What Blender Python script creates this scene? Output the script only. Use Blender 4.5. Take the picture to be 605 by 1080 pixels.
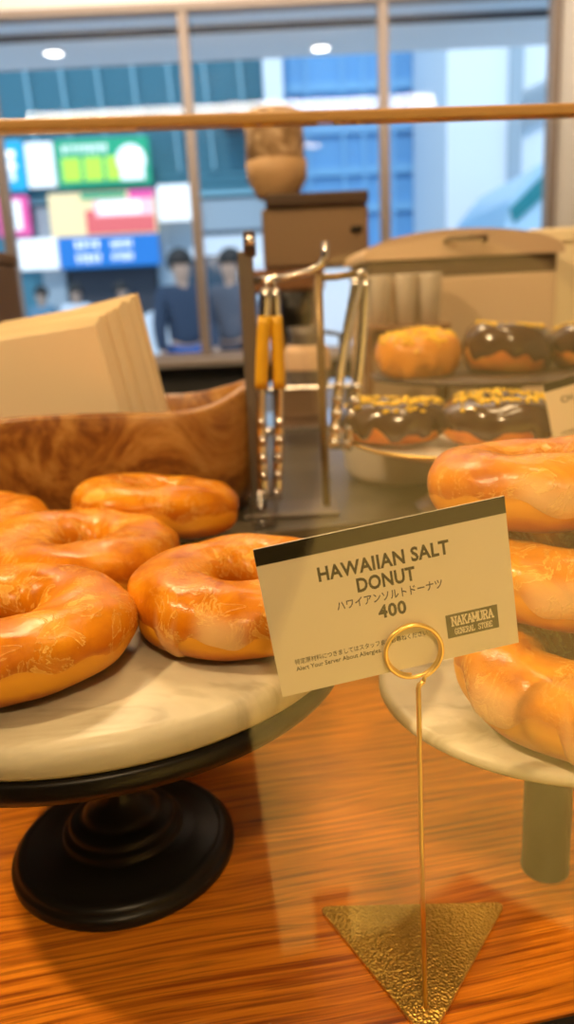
import bpy, bmesh, math, random
from math import sin, cos, pi, radians as rad, sqrt
from mathutils import Vector, Matrix

for o in list(bpy.data.objects):
    bpy.data.objects.remove(o, do_unlink=True)
SC = bpy.context.scene
COL = SC.collection
random.seed(7)

# ------------------------------------------------------------------ camera
PITCH, ROLL, CAM_Z = rad(14.7), rad(2.8), 0.36
cam_d = bpy.data.cameras.new('camera')
cam = bpy.data.objects.new('camera', cam_d)
COL.objects.link(cam)
_F = Vector((0, cos(PITCH), -sin(PITCH)))
_U = Vector((0, sin(PITCH), cos(PITCH)))
_R = Vector((1, 0, 0))
_r = _R * cos(ROLL) - _U * sin(ROLL)
_u = _U * cos(ROLL) + _R * sin(ROLL)
cam.matrix_world = Matrix(((_r.x, _u.x, -_F.x, 0), (_r.y, _u.y, -_F.y, 0), (_r.z, _u.z, -_F.z, CAM_Z), (0, 0, 0, 1)))
cam_d.sensor_fit = 'VERTICAL'
cam_d.sensor_height = 36.0
cam_d.lens = 27.0
cam_d.clip_start = 0.01
cam_d.clip_end = 200
cam_d.dof.use_dof = True
cam_d.dof.focus_distance = 0.375
cam_d.dof.aperture_fstop = 5.6
SC.camera = cam

# ------------------------------------------------------------------ world, sun, lamps, exposure
W = bpy.data.worlds.new('world')
SC.world = W
W.use_nodes = True
_bg = W.node_tree.nodes['Background']
_bg.inputs['Color'].default_value = (0.50, 0.74, 1.0, 1)
_bg.inputs['Strength'].default_value = 1.4
SC.view_settings.view_transform = 'Standard'
SC.view_settings.look = 'None'
SC.view_settings.gamma = 1.0
SC.view_settings.use_curve_mapping = False
SC.view_settings.exposure = 0.0

WARM = (1.0, 0.70, 0.37)

def light(name, kind, loc, target, energy, color, **kw):
    d = bpy.data.lights.new(name, kind)
    d.energy = energy
    d.color = color
    for k, v in kw.items():
        setattr(d, k, v)
    o = bpy.data.objects.new(name, d)
    COL.objects.link(o)
    o.location = loc
    o.rotation_euler = (Vector(target) - Vector(loc)).to_track_quat('-Z', 'Y').to_euler()
    return o

light('sun', 'SUN', (0, -5, 12), (1.5, 6, 0), 1.6, (0.90, 0.96, 1.0), angle=rad(3))
light('key_downlight', 'AREA', (-1.08, 0.235, 1.60), (-0.05, 0.45, 0.1), 25, WARM, shape='DISK', size=0.09)
light('overhead_downlight', 'AREA', (0.25, 0.95, 1.70), (0.1, 0.6, 0.1), 7, WARM, shape='DISK', size=0.35)
light('near_downlight', 'AREA', (0.30, 0.30, 1.60), (0.08, 0.36, 0.0), 2.5, WARM, shape='DISK', size=0.22)
light('front_downlight', 'AREA', (0.10, -1.00, 1.70), (0.0, 0.40, 0.1), 20, WARM, shape='DISK', size=0.16)
light('back_downlight', 'AREA', (-0.5, 1.75, 1.70), (-0.1, 1.1, 0.2), 16, WARM, shape='DISK', size=0.3)
light('reflector_spot', 'SPOT', (0.50, 0.16, 1.64), (0.50, -0.50, -0.62), 130, (1.0, 0.74, 0.30), spot_size=rad(46), spot_blend=0.75, shadow_soft_size=0.05)  # added spot brightening the unseen cream board mirrored in the glass
light('reflector_low_fill', 'AREA', (0.5, 0.16, -0.42), (0.5, -0.5, -0.40), 15, (1.0, 0.76, 0.26), shape='RECTANGLE', size=0.9, size_y=0.06)  # added fill on the lower part of that board, not a counter fitting
light('header_fill', 'AREA', (-0.2, 2.3, 1.40), (-0.2, 2.75, 1.78), 34, (1.0, 0.84, 0.68), shape='RECTANGLE', size=2.2, size_y=0.15)  # added fill, bounced off the ceiling onto the wall above the window

# ------------------------------------------------------------------ helpers
def mat(name, color=(0.5, 0.5, 0.5), rough=0.5, metal=0.0, coat=0.0, spec=0.5, emit=None, estr=0.0, trans=0.0, ior=1.45, sss=0.0):
    m = bpy.data.materials.new(name)
    m.use_nodes = True
    p = m.node_tree.nodes['Principled BSDF']
    p.inputs['Base Color'].default_value = (*color, 1)
    p.inputs['Roughness'].default_value = rough
    p.inputs['Metallic'].default_value = metal
    p.inputs['Coat Weight'].default_value = coat
    p.inputs['Coat Roughness'].default_value = 0.06
    p.inputs['Specular IOR Level'].default_value = spec
    p.inputs['IOR'].default_value = ior
    p.inputs['Transmission Weight'].default_value = trans
    if sss:
        p.inputs['Subsurface Weight'].default_value = sss
        p.inputs['Subsurface Radius'].default_value = (0.01, 0.005, 0.002)
        p.inputs['Subsurface Scale'].default_value = 0.5
    if emit:
        p.inputs['Emission Color'].default_value = (*emit, 1)
        p.inputs['Emission Strength'].default_value = estr
    return m

class NT:
    """small node-tree writer"""
    def __init__(s, m):
        s.m, s.t = m, m.node_tree
        s.p = s.t.nodes['Principled BSDF']
    def n(s, typ, **kw):
        x = s.t.nodes.new(typ)
        for k, v in kw.items():
            if hasattr(x, k):
                setattr(x, k, v)
            else:
                x.inputs[k.replace('_', ' ')].default_value = v
        return x
    def l(s, a, ao, b, bi):
        s.t.links.new(a.outputs[ao], b.inputs[bi])
    def coord(s, scale=(1, 1, 1), rot=(0, 0, 0), loc=(0, 0, 0)):
        c = s.n('ShaderNodeTexCoord')
        mp = s.n('ShaderNodeMapping')
        mp.inputs['Scale'].default_value = scale
        mp.inputs['Rotation'].default_value = rot
        mp.inputs['Location'].default_value = loc
        s.l(c, 'Object', mp, 'Vector')
        return mp
    def noise(s, src, scale, detail=3, rough=0.5, dist=0.0):
        x = s.n('ShaderNodeTexNoise')
        x.inputs['Scale'].default_value = scale
        x.inputs['Detail'].default_value = detail
        x.inputs['Roughness'].default_value = rough
        x.inputs['Distortion'].default_value = dist
        s.l(src, 0, x, 'Vector')
        return x
    def ramp(s, src, out, stops):
        r = s.n('ShaderNodeValToRGB')
        e = r.color_ramp.elements
        while len(e) > 1:
            e.remove(e[-1])
        e[0].position, e[0].color = stops[0][0], (*stops[0][1], 1)
        for pos, c in stops[1:]:
            k = e.new(pos)
            k.color = (*c, 1)
        s.l(src, out, r, 'Fac')
        return r
    def mix(s, fac, a, b, blend='MIX'):
        x = s.n('ShaderNodeMix')
        x.data_type = 'RGBA'
        x.blend_type = blend
        for sock, v in ((0, fac), (6, a), (7, b)):
            if isinstance(v, tuple) and len(v) == 2:
                s.t.links.new(v[0].outputs[v[1]], x.inputs[sock])
            elif isinstance(v, tuple):
                x.inputs[sock].default_value = (*v, 1)
            else:
                x.inputs[sock].default_value = v
        return (x, 2)
    def set(s, src, sock):
        s.t.links.new(src[0].outputs[src[1]], s.p.inputs[sock])
    def bump(s, src, strength=0.3, dist=0.001):
        b = s.n('ShaderNodeBump')
        b.inputs['Strength'].default_value = strength
        b.inputs['Distance'].default_value = dist
        s.t.links.new(src[0].outputs[src[1]], b.inputs['Height'])
        s.l(b, 'Normal', s.p, 'Normal')

def obj(name, bm, m, parent=None, loc=None, rot=None, smooth=True):
    me = bpy.data.meshes.new(name)
    bmesh.ops.recalc_face_normals(bm, faces=bm.faces[:])
    bm.to_mesh(me)
    bm.free()
    for p in me.polygons:
        p.use_smooth = smooth
    if m:
        me.materials.append(m)
    o = bpy.data.objects.new(name, me)
    COL.objects.link(o)
    if parent:
        o.parent = parent
    if loc is not None:
        o.location = loc
    if rot is not None:
        o.rotation_euler = rot
    return o

def tag(o, label, cat, group=None, kind=None):
    o['label'] = label
    o['category'] = cat
    if group:
        o['group'] = group
    if kind:
        o['kind'] = kind
    return o

def thing(name, label, cat, loc=(0, 0, 0), rot=(0, 0, 0), group=None):
    o = bpy.data.objects.new(name, None)
    o.empty_display_size = 0.02
    COL.objects.link(o)
    o.location = loc
    o.rotation_euler = rot
    return tag(o, label, cat, group)

def struct(name, bm, m, parent=None, smooth=False, **kw):
    o = obj(name, bm, m, parent, smooth=smooth, **kw)
    if parent is None:
        o['kind'] = 'structure'
    return o

def B():
    return bmesh.new()

def box(bm, x0, x1, y0, y1, z0, z1, bevel=0.0, seg=2):
    t = bmesh.new()
    vs = [t.verts.new((x, y, z)) for x in (x0, x1) for y in (y0, y1) for z in (z0, z1)]
    for f in ((0, 1, 3, 2), (4, 6, 7, 5), (0, 4, 5, 1), (2, 3, 7, 6), (0, 2, 6, 4), (1, 5, 7, 3)):
        t.faces.new([vs[i] for i in f])
    bmesh.ops.recalc_face_normals(t, faces=t.faces[:])
    if bevel:
        bmesh.ops.bevel(t, geom=t.edges[:], offset=bevel, segments=seg, affect='EDGES', profile=0.5)
    merge(bm, t)
    return bm

def merge(bm, t, M=None):
    me = bpy.data.meshes.new('tmp')
    t.to_mesh(me)
    t.free()
    if M is not None:
        me.transform(M)
    bm.from_mesh(me)
    bpy.data.meshes.remove(me)

def lathe(bm, prof, seg=64, cx=0, cy=0, cap=True):
    rings = []
    for r, z in prof:
        if r < 1e-6:
            rings.append([bm.verts.new((cx, cy, z))])
        else:
            rings.append([bm.verts.new((cx + r * cos(2 * pi * i / seg), cy + r * sin(2 * pi * i / seg), z)) for i in range(seg)])
    for a, b in zip(rings, rings[1:]):
        for i in range(seg):
            j = (i + 1) % seg
            if len(a) == 1 and len(b) == 1:
                continue
            if len(a) == 1:
                bm.faces.new((a[0], b[i], b[j]))
            elif len(b) == 1:
                bm.faces.new((a[i], a[j], b[0]))
            else:
                bm.faces.new((a[i], a[j], b[j], b[i]))
    return bm

def tube(bm, pts, r, seg=12, closed=False, flat=1.0):
    pts = [Vector(p) for p in pts]
    n = len(pts)
    rs = r if isinstance(r, (list, tuple)) else [r] * n
    rings = []
    up = Vector((0.123, 0.456, 0.88)).normalized()
    for i, p in enumerate(pts):
        if closed:
            t = (pts[(i + 1) % n] - pts[i - 1]).normalized()
        else:
            t = (pts[min(i + 1, n - 1)] - pts[max(i - 1, 0)]).normalized()
        a = up - t * up.dot(t)
        if a.length < 1e-4:
            a = Vector((1, 0, 0)) - t * t.x
        a.normalize()
        up = a
        b = t.cross(a)
        rings.append([bm.verts.new(p + (a * cos(2 * pi * k / seg) + b * sin(2 * pi * k / seg) * flat) * rs[i]) for k in range(seg)])
    rng = range(n) if closed else range(n - 1)
    for i in rng:
        A, C = rings[i], rings[(i + 1) % n]
        for k in range(seg):
            j = (k + 1) % seg
            bm.faces.new((A[k], A[j], C[j], C[k]))
    if not closed:
        bm.faces.new(rings[0][::-1])
        bm.faces.new(rings[-1])
    return bm

def prism(bm, outline, y0, y1):
    """closed outline of (x, z) extruded along y"""
    a = [bm.verts.new((x, y0, z)) for x, z in outline]
    b = [bm.verts.new((x, y1, z)) for x, z in outline]
    bm.faces.new(a)
    bm.faces.new(b[::-1])
    for i in range(len(a)):
        j = (i + 1) % len(a)
        bm.faces.new((a[i], b[i], b[j], a[j]))
    return bm

def text(name, s, size, m, parent, loc, bold=0.0, spacing=1.0, align='CENTER', width=None, depth=0.00006):
    """lettering lying in the parent's local xz plane, facing -y; width = wanted length in metres"""
    c = bpy.data.curves.new(name, 'FONT')
    c.body = s
    c.size = 1.0
    c.align_x = 'LEFT'
    c.space_character = spacing
    c.offset = bold
    c.extrude = depth / size
    c.resolution_u = 3
    t0 = bpy.data.objects.new('tmp_text', c)
    COL.objects.link(t0)
    dg = bpy.context.evaluated_depsgraph_get()
    me = bpy.data.meshes.new_from_object(t0.evaluated_get(dg))
    bpy.data.objects.remove(t0, do_unlink=True)
    xs_ = [v.co.x for v in me.vertices]
    ys_ = [v.co.y for v in me.vertices]
    k = width / (max(xs_) - min(xs_)) if width else size
    x0 = min(xs_) if align == 'LEFT' else (min(xs_) + max(xs_)) / 2
    y0 = (min(ys_) + max(ys_)) / 2
    for v in me.vertices:
        v.co = Vector(((v.co.x - x0) * k, -v.co.z * size, (v.co.y - y0) * size))
    me.materials.clear()
    me.materials.append(m)
    me.name = name
    o = bpy.data.objects.new(name, me)
    COL.objects.link(o)
    o.parent = parent
    o.location = loc
    return o

# ------------------------------------------------------------------ materials
M = {}
M['cream_wall'] = mat('cream_wall', (0.80, 0.77, 0.73), 0.8)
M['ceiling'] = mat('ceiling_paint', (0.75, 0.70, 0.63), 0.9)
M['dark_room'] = mat('dark_room', (0.030, 0.024, 0.018), 0.8)
M['floor'] = mat('floor_concrete', (0.016, 0.013, 0.010), 0.9, spec=0.1)
M['grey_wall'] = mat('grey_wall', (0.10, 0.10, 0.10), 0.7)
M['mullion'] = mat('bronze_mullion', (0.30, 0.24, 0.20), 0.45)
M['sill'] = mat('window_sill', (0.42, 0.36, 0.32), 0.5)
M['black_metal'] = mat('black_metal', (0.006, 0.005, 0.004), 0.36, spec=0.32)
M['black_rail'] = mat('black_rail', (0.012, 0.011, 0.010), 0.4)
M['gold'] = mat('gold_metal', (0.98, 0.68, 0.20), 0.34, 1.0)
M['steel'] = mat('steel', (0.78, 0.74, 0.70), 0.18, 1.0)
M['paper'] = mat('card_paper', (0.74, 0.65, 0.48), 0.6)
M['ink'] = mat('ink_black', (0.018, 0.016, 0.012), 0.5)
M['ink_olive'] = mat('ink_olive', (0.020, 0.017, 0.008), 0.7, spec=0.2)
M['ink_navy'] = mat('ink_navy', (0.012, 0.012, 0.035), 0.5)
M['logo_olive'] = mat('logo_olive', (0.075, 0.068, 0.025), 0.5)
M['logo_cream'] = mat('logo_cream', (0.80, 0.72, 0.55), 0.5)
M['edge'] = mat('polished_glass_edge', (0.55, 0.32, 0.13), 0.3)
M['bag'] = mat('cream_paper', (0.87, 0.74, 0.50), 0.7)
M['kraft'] = mat('kraft_board', (0.155, 0.095, 0.055), 0.75)
M['white_ceramic'] = mat('white_ceramic', (0.78, 0.71, 0.62), 0.25, coat=0.3)
M['dark_wood'] = mat('dark_wood', (0.055, 0.028, 0.014), 0.45)
M['rust'] = mat('rust_wood', (0.20, 0.085, 0.03), 0.45)
M['tan_metal'] = mat('tan_metal', (0.26, 0.17, 0.10), 0.35, 0.3)
M['tan'] = mat('tan_paper', (0.62, 0.42, 0.26), 0.6)
M['tan2'] = mat('tan_collar', (0.52, 0.33, 0.17), 0.5)
M['bread'] = mat('pale_bin', (0.62, 0.45, 0.30), 0.45)
M['bin_dark'] = mat('bin_gap', (0.12, 0.075, 0.04), 0.6)
M['yellow_grip'] = mat('yellow_grip', (0.75, 0.42, 0.02), 0.35)
M['rack_grey'] = mat('rack_grey', (0.17, 0.145, 0.12), 0.4, 0.3)
M['rack_brown'] = mat('rack_brown', (0.22, 0.14, 0.06), 0.35, 0.5)
M['shelf_grey'] = mat('shelf_grey', (0.085, 0.072, 0.048), 0.35)
M['haze_reflector'] = mat('reflector_cream', (0.80, 0.63, 0.33), 0.8)

m = mat('crinkled_tan', rough=0.45)
t = NT(m)
n1 = t.noise(t.coord(), 38, 4, 0.6, 1.0)
r1 = t.ramp(n1, 'Fac', [(0.35, (0.26, 0.16, 0.08)), (0.5, (0.45, 0.30, 0.17)), (0.65, (0.66, 0.50, 0.34))])
t.set((r1, 0), 'Base Color')
t.bump((n1, 0), 0.6, 0.006)
M['crinkled'] = m

def glass_mat(name, f0, tint=(1, 1, 1)):
    m = bpy.data.materials.new(name)
    m.use_nodes = True
    t = m.node_tree
    t.nodes.remove(t.nodes['Principled BSDF'])
    out = t.nodes['Material Output']
    tr = t.nodes.new('ShaderNodeBsdfTransparent')
    tr.inputs['Color'].default_value = (*tint, 1)
    gl = t.nodes.new('ShaderNodeBsdfGlossy')
    gl.inputs['Roughness'].default_value = 0.0
    fr = t.nodes.new('ShaderNodeFresnel')
    ge = t.nodes.new('ShaderNodeNewGeometry')
    mi = t.nodes.new('ShaderNodeMix')          # same reflectance when a ray leaves the sheet as when it enters
    mi.inputs[2].default_value = f0
    mi.inputs[3].default_value = 1 / f0
    t.links.new(ge.outputs['Backfacing'], mi.inputs[0])
    t.links.new(mi.outputs[0], fr.inputs['IOR'])
    mx = t.nodes.new('ShaderNodeMixShader')
    t.links.new(fr.outputs[0], mx.inputs[0])
    t.links.new(tr.outputs[0], mx.inputs[1])
    t.links.new(gl.outputs[0], mx.inputs[2])
    t.links.new(mx.outputs[0], out.inputs['Surface'])
    return m

M['glass'] = glass_mat('clear_glass', 1.52)
M['thin_glass'] = glass_mat('window_glass', 1.30)
M['cup_glass'] = mat('cup_glass', (1, 1, 1), 0.02, trans=1.0, ior=1.3)

# oak counter
m = mat('orange_oak', rough=0.42, spec=0.35)
t = NT(m)
cw = t.coord(scale=(3.0, 9, 9))
nw = t.noise(cw, 1.0, 2, 0.5)
c0 = t.n('ShaderNodeTexCoord')
va = t.n('ShaderNodeVectorMath', operation='MULTIPLY_ADD')
va.inputs[1].default_value = (0, 0.030, 0)
t.l(nw, 'Color', va, 0)
t.l(c0, 'Object', va, 2)
mp = t.n('ShaderNodeMapping')
mp.inputs['Scale'].default_value = (5, 250, 60)
t.l(va, 0, mp, 0)
n1 = t.noise(mp, 1.0, 3, 0.65)
mp2 = t.n('ShaderNodeMapping')
mp2.inputs['Scale'].default_value = (14, 520, 60)
t.l(va, 0, mp2, 0)
n3 = t.noise(mp2, 1.0, 2, 0.5)
c2 = t.coord(scale=(2.0, 22, 20))
n2 = t.noise(c2, 1.0, 3, 0.5, 0.8)
r1 = t.ramp(n1, 'Fac', [(0.33, (0.34, 0.076, 0.003)), (0.45, (0.64, 0.190, 0.008)), (0.58, (0.82, 0.275, 0.014)), (0.8, (0.88, 0.32, 0.02))])
r3 = t.ramp(n3, 'Fac', [(0.36, (0.68, 0.62, 0.56)), (0.46, (1.12, 1.1, 1.0))])
r2 = t.ramp(n2, 'Fac', [(0.3, (0.80, 0.75, 0.70)), (0.65, (1, 1, 1))])
mm = t.mix(1.0, (r1, 0), (r3, 0), 'MULTIPLY')
t.set(t.mix(1.0, mm, (r2, 0), 'MULTIPLY'), 'Base Color')
t.bump((n1, 0), 0.25, 0.0006)
M['oak'] = m

# olive wood bowl
m = mat('olive_wood', rough=0.38, coat=0.15)
t = NT(m)
c1 = t.coord(scale=(7, 8, 9), rot=(0.3, 0.5, 0.2))
n1 = t.noise(c1, 1.5, 7, 0.66, 2.6)
r1 = t.ramp(n1, 'Fac', [(0.32, (0.09, 0.028, 0.005)), (0.42, (0.20, 0.070, 0.011)), (0.52, (0.34, 0.150, 0.027)), (0.68, (0.50, 0.270, 0.070))])
t.set((r1, 0), 'Base Color')
t.bump((n1, 0), 0.15, 0.001)
M['olive'] = m

# marble
m = mat('marble', rough=0.30, coat=0.0, spec=0.22)
t = NT(m)
c1 = t.coord(scale=(9, 16, 9))
n1 = t.noise(c1, 1.0, 7, 0.6, 1.4)
r1 = t.ramp(n1, 'Fac', [(0.34, (0.38, 0.33, 0.22)), (0.45, (0.53, 0.47, 0.33)), (0.60, (0.58, 0.52, 0.37)), (0.72, (0.45, 0.395, 0.275))])
t.set((r1, 0), 'Base Color')
M['marble'] = m

# doughnut dough: pale band at the waist, browner crust above and below
m = mat('dough', rough=0.5, sss=0.0)
t = NT(m)
tc = t.n('ShaderNodeTexCoord')
sp = t.n('ShaderNodeSeparateXYZ')
t.l(tc, 'Object', sp, 0)
cc = t.coord()
nn = t.noise(cc, 45, 3, 0.55)
ad = t.n('ShaderNodeMath', operation='MULTIPLY_ADD')
ad.inputs[1].default_value = 0.012
t.l(nn, 'Fac', ad, 0)
t.l(sp, 'Z', ad, 2)
ml = t.n('ShaderNodeMath', operation='MULTIPLY')
ml.inputs[1].default_value = 20.0
t.l(ad, 0, ml, 0)
r1 = t.ramp(ml, 0, [(0.16, (0.34, 0.09, 0.004)), (0.28, (0.54, 0.17, 0.006)), (0.38, (0.76, 0.34, 0.014)), (0.54, (0.78, 0.34, 0.014)), (0.70, (0.50, 0.15, 0.005))])
t.set((r1, 0), 'Base Color')
t.bump((nn, 0), 0.25, 0.001)
M['dough'] = m

# sugar glaze
m = mat('sugar_glaze', rough=0.25, coat=0.05, spec=0.22)
m.node_tree.nodes['Principled BSDF'].inputs['Coat Roughness'].default_value = 0.16
t = NT(m)
cc = t.coord()
n1 = t.noise(cc, 24, 5, 0.62, 0.8)
n2 = t.noise(cc, 46, 6, 0.62, 0.8)
n3 = t.noise(cc, 13, 2, 0.5)
n4 = t.noise(cc, 210, 3, 0.6)
r1 = t.ramp(n1, 'Fac', [(0.30, (0.40, 0.100, 0.002)), (0.42, (0.55, 0.175, 0.003)), (0.55, (0.68, 0.245, 0.006)), (0.70, (0.76, 0.33, 0.012))])
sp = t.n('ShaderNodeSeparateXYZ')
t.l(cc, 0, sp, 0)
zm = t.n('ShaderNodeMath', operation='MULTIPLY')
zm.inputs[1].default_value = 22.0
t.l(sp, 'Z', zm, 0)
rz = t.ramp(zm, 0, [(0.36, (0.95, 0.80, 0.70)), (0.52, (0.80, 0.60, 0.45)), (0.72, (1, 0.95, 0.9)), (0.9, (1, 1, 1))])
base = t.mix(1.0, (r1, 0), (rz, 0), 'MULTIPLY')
r2 = t.ramp(n2, 'Fac', [(0.50, (0, 0, 0)), (0.512, (0.75, 0.75, 0.75)), (0.535, (0.12, 0.12, 0.12)), (0.60, (0.02, 0.02, 0.02)), (0.612, (0.85, 0.85, 0.85)), (0.66, (0.45, 0.45, 0.45))])
r3 = t.ramp(n3, 'Fac', [(0.36, (0.18, 0.18, 0.18)), (0.52, (1, 1, 1))])
mk = t.mix(1.0, (r2, 0), (r3, 0), 'MULTIPLY')
at = t.n('ShaderNodeAttribute', attribute_name='rim')
ra = t.ramp(at, 'Fac', [(0.0, (0, 0, 0)), (0.80, (0.04, 0.04, 0.04)), (1.0, (0.22, 0.22, 0.22))])
at2 = t.n('ShaderNodeAttribute', attribute_name='pool')
mx0 = t.mix(1.0, mk, (ra, 0), 'SCREEN')
flk = t.mix(mx0, base, (0.92, 0.56, 0.11))
t.set(t.mix((at2, 0), flk, (0.92, 0.66, 0.32)), 'Base Color')
hb = t.mix(0.45, mk, (n4, 0))
hb2 = t.mix(0.5, hb, (n2, 0))
t.bump(hb2, 0.8, 0.0016)
M['glaze'] = m

m = mat('thick_icing', (0.84, 0.58, 0.26), 0.25, coat=0.5)
M['icing'] = m
M['choc'] = mat('chocolate', (0.055, 0.023, 0.013), 0.18, coat=0.4)
m = mat('choc_dough', rough=0.5)
t = NT(m)
nn = t.noise(t.coord(), 22, 3, 0.5)
r1 = t.ramp(nn, 'Fac', [(0.35, (0.46, 0.11, 0.018)), (0.5, (0.62, 0.20, 0.03)), (0.65, (0.72, 0.32, 0.05))])
t.set((r1, 0), 'Base Color')
M['choc_dough'] = m
M['crumb'] = mat('gold_crumb', (0.86, 0.56, 0.03), 0.35)
M['orange_ring'] = mat('orange_dough', (0.66, 0.26, 0.025), 0.35)
m = mat('hammered_gold', (0.80, 0.52, 0.11), 0.50, 1.0)
t = NT(m)
vo = t.n('ShaderNodeTexVoronoi')
vo.inputs['Scale'].default_value = 560
t.l(t.coord(), 0, vo, 'Vector')
t.bump((vo, 0), 1.0, 0.0012)
M['hammered'] = m

# ------------------------------------------------------------------ room shell
FZ, CZ, WY = -0.85, 1.78, 3.4
struct('floor', box(B(), -2.6, 2.4, -2.4, WY, FZ - 0.1, FZ), M['floor'])
struct('ceiling', box(B(), -2.6, 2.4, -2.4, WY + 0.1, CZ, CZ + 0.1), M['ceiling'])
struct('wall_left', box(B(), -2.7, -2.6, -2.4, WY, FZ, CZ), M['dark_room'])
struct('wall_right', box(B(), 2.4, 2.5, -2.4, WY, FZ, CZ), M['cream_wall'])
struct('wall_back', box(B(), -2.6, 2.4, -2.5, -2.4, FZ, CZ), M['dark_room'])
wf = B()
WX0, WX1, WZ0, WZ1 = -2.3, 1.17, 0.17, 1.535
box(wf, -2.6, 2.4, WY, WY + 0.12, WZ1, CZ)
box(wf, -2.6, WX0, WY, WY + 0.12, WZ0, WZ1)
box(wf, WX1, 2.4, WY, WY + 0.12, WZ0, WZ1)
struct('wall_front', wf, M['cream_wall'])
struct('trim_1', box(B(), -2.6, 2.4, WY, WY + 0.12, FZ, WZ0), M['grey_wall'])
win = B()
fw = 0.03
box(win, WX0, WX1, WY - 0.02, WY + 0.05, WZ1 - 0.03, WZ1, 0.004)
box(win, WX0, WX1, WY - 0.02, WY + 0.05, WZ0, WZ0 + 0.03, 0.004)
box(win, WX0, WX0 + fw, WY - 0.02, WY + 0.05, WZ0, WZ1, 0.004)
box(win, WX1 - 0.035, WX1, WY - 0.02, WY + 0.05, WZ0, WZ1, 0.004)
win_o = struct('window_1', win, M['mullion'])
for x in (-1.10, -0.315, 0.470):
    obj('mullion', box(B(), x - 0.020, x + 0.020, WY - 0.015, WY + 0.04, WZ0 + 0.03, WZ1 - 0.03, 0.004), M['mullion'], win_o, smooth=False)
obj('window_sill', box(B(), WX0, WX1, WY - 0.16, WY + 0.0, WZ0 - 0.02, WZ0 + 0.015, 0.006), M['sill'], win_o, smooth=False)
xs = [WX0, -1.10, -0.315, 0.470, WX1]
for a, b in zip(xs, xs[1:]):
    obj('pane', box(B(), a + 0.02, b - 0.02, WY + 0.010, WY + 0.016, WZ0 + 0.03, WZ1 - 0.03), M['thin_glass'], win_o, smooth=False)

# added cream board behind the camera, outlined so its mirror image hazes the glass guard
pt = B()
oc = [(0.08, -0.72), (0.05, -0.26), (0.16, 0.0), (0.19, 0.15), (0.16, 0.36), (0.21, 0.43), (0.40, 0.455), (0.52, 0.41), (0.60, 0.34), (0.75, 0.32), (1.2, 0.32), (1.2, -0.82), (0.65, -0.80), (0.41, -0.614), (0.27, -0.70)]
prism(pt, oc, -0.54, -0.50)
pt_o = tag(obj('haze_reflector', pt, M['haze_reflector'], smooth=False), 'added cream board behind the camera, shaped to mirror as brown haze in the glass guard', 'haze_reflector')
lg = B()
box(lg, 0.14, 0.20, -0.545, -0.495, FZ, -0.60)
obj('leg', lg, M['dark_room'], pt_o, smooth=False)
obj('leg', box(B(), 1.10, 1.16, -0.545, -0.495, FZ, -0.60), M['dark_room'], pt_o, smooth=False)

# ------------------------------------------------------------------ street outside
M['asphalt'] = mat('asphalt', (0.38, 0.40, 0.43), 0.9)
M['paving'] = mat('paving', (0.75, 0.77, 0.80), 0.9)
M['teal_glass'] = mat('teal_glass', (0.07, 0.24, 0.32), 0.5)
M['teal_slat'] = mat('teal_slat', (0.13, 0.36, 0.45), 0.5)
M['pale_rib'] = mat('pale_rib', (0.26, 0.48, 0.56), 0.5)
M['blue_glass'] = mat('blue_facade', (0.17, 0.42, 0.72), 0.4)
M['blue_dark'] = mat('blue_facade_dark', (0.08, 0.22, 0.44), 0.4)
M['blue_pale'] = mat('blue_facade_pale', (0.23, 0.50, 0.76), 0.5)
M['white_build'] = mat('white_building', (0.88, 0.90, 0.92), 0.6)
M['grey_build'] = mat('grey_building', (0.40, 0.47, 0.52), 0.6)
M['shop_dark'] = mat('shop_dark', (0.05, 0.055, 0.07), 0.5)
M['soffit'] = mat('soffit_white', (0.92, 0.92, 0.92), 0.8)
M['soffit_blue'] = mat('soffit_panel', (0.80, 0.88, 0.95), 0.5)
M['groove'] = mat('soffit_groove', (0.08, 0.08, 0.09), 0.8)
def sign_mat(n, c, s=0.6):
    return mat(n, tuple(min(1, x * 0.8) for x in c), 0.5, emit=c, estr=s)
S_WHITE = sign_mat('sign_white', (0.95, 0.98, 1.0), 0.75)
S_GREEN = sign_mat('sign_green', (0.02, 0.42, 0.22), 0.5)
S_LIME = sign_mat('sign_lime', (0.55, 0.90, 0.08), 0.6)
S_CYAN = sign_mat('sign_cyan', (0.02, 0.45, 0.78), 0.5)
S_BLUE = sign_mat('sign_blue', (0.02, 0.20, 0.62), 0.5)
S_PINK = sign_mat('sign_pink', (0.90, 0.12, 0.40), 0.5)
S_RED = sign_mat('sign_red', (0.85, 0.16, 0.16), 0.5)
S_CREAM = sign_mat('sign_cream', (0.98, 0.78, 0.42), 0.6)
S_ROSE = sign_mat('sign_rose', (0.98, 0.62, 0.66), 0.6)

struct('ground', box(B(), -14, 14, WY + 0.12, 22, FZ - 0.15, FZ), M['asphalt'])
struct('pavement', box(B(), -14, 14, WY + 0.12, 6.2, FZ, FZ + 0.02), M['paving'])

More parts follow.
